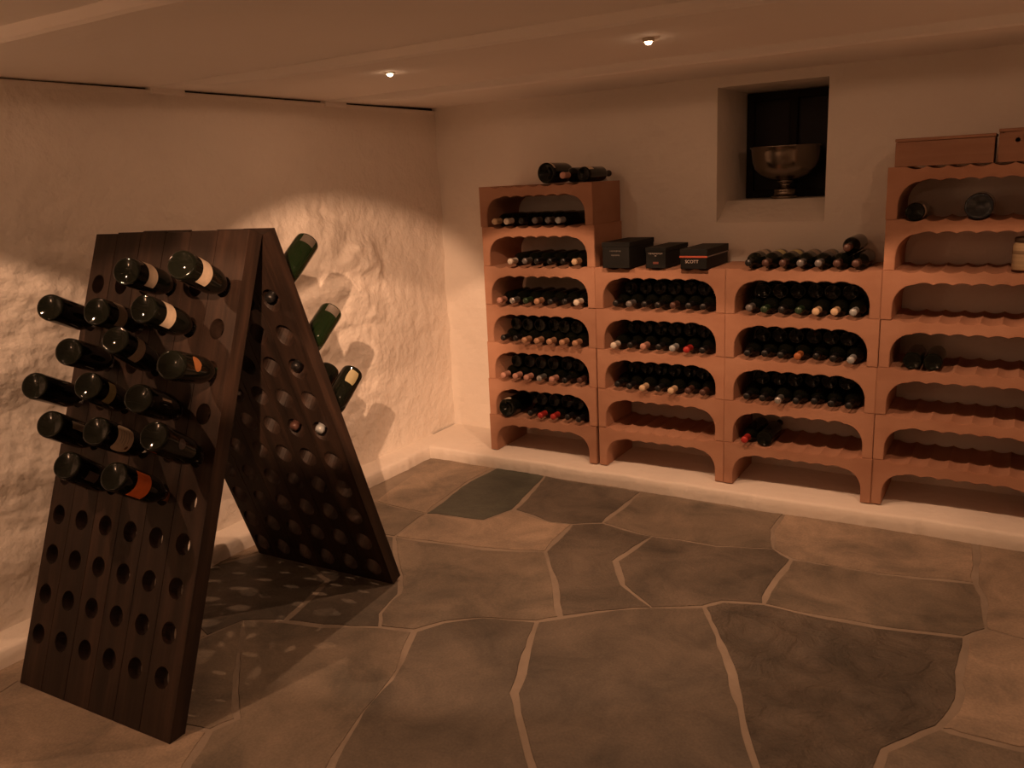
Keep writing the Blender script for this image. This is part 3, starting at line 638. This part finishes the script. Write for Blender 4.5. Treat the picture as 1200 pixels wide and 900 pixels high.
# text: where, labels, capsule, glass
FL = [
 ('dark bottle with small cream label, top row of the riddling rack, left one', 'black', ((.05, .10, 1.05, paper),)),
 ('dark bottle with bright cream label, top row of the riddling rack, right one', 'black', ((.045, .10, 1.1, paper),)),
 ('unlabelled dark bottle sticking out furthest left above the others', 'black', ()),
 ('dark bottle with cream label, middle of three in the second row down', 'black', ((.05, .10, 1.0, paper_dull),)),
 ('dark bottle with printed cream label, right of three in the second row down', 'black', ((.05, .10, 1.05, paper),)),
 ('plain dark bottle at left end of the third row down, glints on its base', 'black', ()),
 ('dark bottle with wide tan label edge, middle of the third row down', 'black', ((.05, .095, .95, paper_dull),)),
 ('dark bottle with round ochre label, right end of the third row down', 'green', ((.052, .10, .55, paper_ochre, -.1, 1),)),
 ('plain dark bottle poking furthest left in the fourth row down', 'black', ()),
 ('dark bottle with yellowish label in the middle of the fourth row down', 'black', ((.045, .09, .8, paper_yellow),)),
 ('dark bottle with thin pale stripe label, right of the fourth row down', 'black', ((.06, .12, .08, paper, -.25),)),
 ('dark bottle with faint label patch, left end of the fifth row down', 'black', ((.05, .12, .3, paper_dull, -.45),)),
 ('dark bottle with large cream printed label and brown emblem, fifth row down', 'black', ((.045, .125, 1.05, paper, 0, 2, True),)),
 ('glossy dark bottle with grey shield label, right end of the fifth row', 'black', ((.062, .10, .38, mat('label_grey', (.05, .048, .055), .3), -.2, 1),)),
 ('dark bottle with dull grey label, left of the lowest pair on the rack', 'black', ((.05, .105, .35, mat('label_grey_dull', (.10, .085, .08), .5), .1),)),
 ('dark bottle with bright orange label, lowest on the riddling rack', 'orange', ((.05, .12, 1.0, paper_orange, 0),)),
]
for (b, ax), (lab, cap, lbs) in zip(FRONT, FL):
    d = Vector(ax); bottle(lab, b, d, cap, kind='champagne', labels=lbs, group='bottles stuck in the front of the riddling rack', up=Vector((2.2, -1.36, .85)))
BL = [
 ('green bottle with small back label, topmost behind the riddling rack', 'black', ((.008, .045, .6, mat('label_back', (.09, .075, .06), .6)),), greenglass),
 ('green bottle with small back label, middle one behind the riddling rack', 'black', ((.008, .045, .6, mat('label_back', (.09, .075, .06), .6)),), greenglass),
 ('reddish-capped bottle mostly hidden behind the riddling rack leg', 'brown', (), blackglass),
 ('dark bottle with pale yellow label, lowest one behind the riddling rack', 'pale blue', ((.02, .085, .5, mat('label_olive', (.24, .21, .11), .6), 0, 2),), blackglass),
]
for (b, ax), (lab, cap, lbs, gl) in zip(BACK, BL):
    bottle(lab, b, ax, cap, kind='champagne', labels=lbs, glass=gl, group='bottles stuck in the back of the riddling rack', up=Vector((.75, -.7, .1)))

# ------------------------------------------------------------------ lamps
LC = (1.0, .53, .29)
bulb = bpy.data.materials.new('lit_bulb'); bulb.use_nodes = True; nt = bulb.node_tree; nt.nodes.clear()
e = nt.nodes.new('ShaderNodeEmission'); e.inputs['Color'].default_value = (1, .62, .36, 1); e.inputs['Strength'].default_value = 22
ou = nt.nodes.new('ShaderNodeOutputMaterial'); nt.links.new(e.outputs[0], ou.inputs[0])
ringm = mat('lamp_ring', (.6, .52, .42), .5)
# x, y, text, strong downward cone (W, degrees, tilt), weaker wide spill (W)
LAMPS = [(.363, -1.115, 'on the ceiling nearer the left wall', 24, 92, .28, 1.9), (1.379, -1.034, 'on the ceiling above the terracotta racks', 25, 114, .06, 1.9),
         (2.40, -1.0, 'added off the right edge to brighten the room', 13, 110, .06, 1.9), (.16, -2.95, 'on the ceiling in front of the riddling rack', 21, 122, 0, 2.4)]  # the one off the right edge is unseen, added for brightness
for x, y, s, pw, ang, tilt, sp in LAMPS + [(2.03, -3.72, 'on the ceiling over the viewer, aimed at the left wall', 0, 0, 0, 4.0)]:
    t = thing('ceiling_downlight', 'small bright round downlight ' + s, 'downlight', (x, y, CZ), 'small downlights in the ceiling')
    obj('lamp_ring', lathe([(.0125, -.006), (.0135, -.0085), (.018, -.008), (.0195, -.003), (.0195, .004), (.0125, .004)], 28), ringm, t, smooth=True)
    obj('bulb', lathe([(0, -.0175), (.005, -.0168), (.009, -.0145), (.0112, -.0105), (.0115, -.006), (.0115, .002)], 20), bulb, t, smooth=True)
    def spot(nm, w, deg, blend, loc):
        ld = bpy.data.lights.new(nm, 'SPOT'); ld.energy = w; ld.color = LC; ld.spot_size = math.radians(deg); ld.spot_blend = blend; ld.shadow_soft_size = .010
        lo = bpy.data.objects.new(nm, ld); C.objects.link(lo); lo.parent = t; lo.location = loc; return lo
    if pw: spot('lamp_light', pw, ang, .12, (0, 0, -.03)).rotation_euler.x = tilt
    else:
        lo = spot('lamp_light', 240, 23, .35, (0, 0, -.03))
        lo.rotation_euler = (Vector((-.48, -.50, .63)) - Vector((x, y, CZ-.03))).to_track_quat('-Z', 'Y').to_euler()
    spot('lamp_spill', sp, 177, .06, (0, 0, -.019))

t = thing('fill_lamp', 'round glowing fill light, added unseen on the wall behind the viewer', 'fill light', (-.05, RY, 1.40))  # unseen fill light, added to brighten the ceiling
obj('mounting_plate', lathe([(0, 0), (.045, 0), (.045, .008), (.03, .014), (.012, .016), (.012, .06), (0, .06)], 28), ringm, t, smooth=True).rotation_euler.x = -PI/2
globe = bulb.copy(); globe.name = 'fill_globe'; globe.node_tree.nodes['Emission'].inputs['Strength'].default_value = 30; globe.node_tree.nodes['Emission'].inputs['Color'].default_value = (*LC, 1)
obj('globe', lathe([(.055*math.sin(PI*i/14), .112-.055*math.cos(PI*i/14)) for i in range(15)], 28), globe, t, smooth=True).rotation_euler.x = -PI/2

wd = bpy.data.worlds.new('world'); bpy.context.scene.world = wd; wd.use_nodes = True
wd.node_tree.nodes['Background'].inputs[0].default_value = (0, 0, 0, 1); wd.node_tree.nodes['Background'].inputs[1].default_value = 0

# ------------------------------------------------------------------ camera
cd = bpy.data.cameras.new('camera'); cam = bpy.data.objects.new('camera', cd); C.objects.link(cam)
r_, u_, f_ = [Vector(x) for x in CM]
Mx = Matrix((r_, u_, -f_)).transposed().to_4x4(); Mx.translation = cam_loc; cam.matrix_world = Mx
cd.sensor_width = 36; cd.lens = 978.48/1200*36; cd.clip_start = .05
sc = bpy.context.scene; sc.camera = cam
sc.view_settings.view_transform = 'Standard'; sc.view_settings.look = 'None'; sc.view_settings.gamma = 1; sc.view_settings.use_curve_mapping = False
sc.view_settings.exposure = 0.90
sc.cycles.use_denoising = True
sc.cycles.max_bounces = 16; sc.cycles.diffuse_bounces = 12
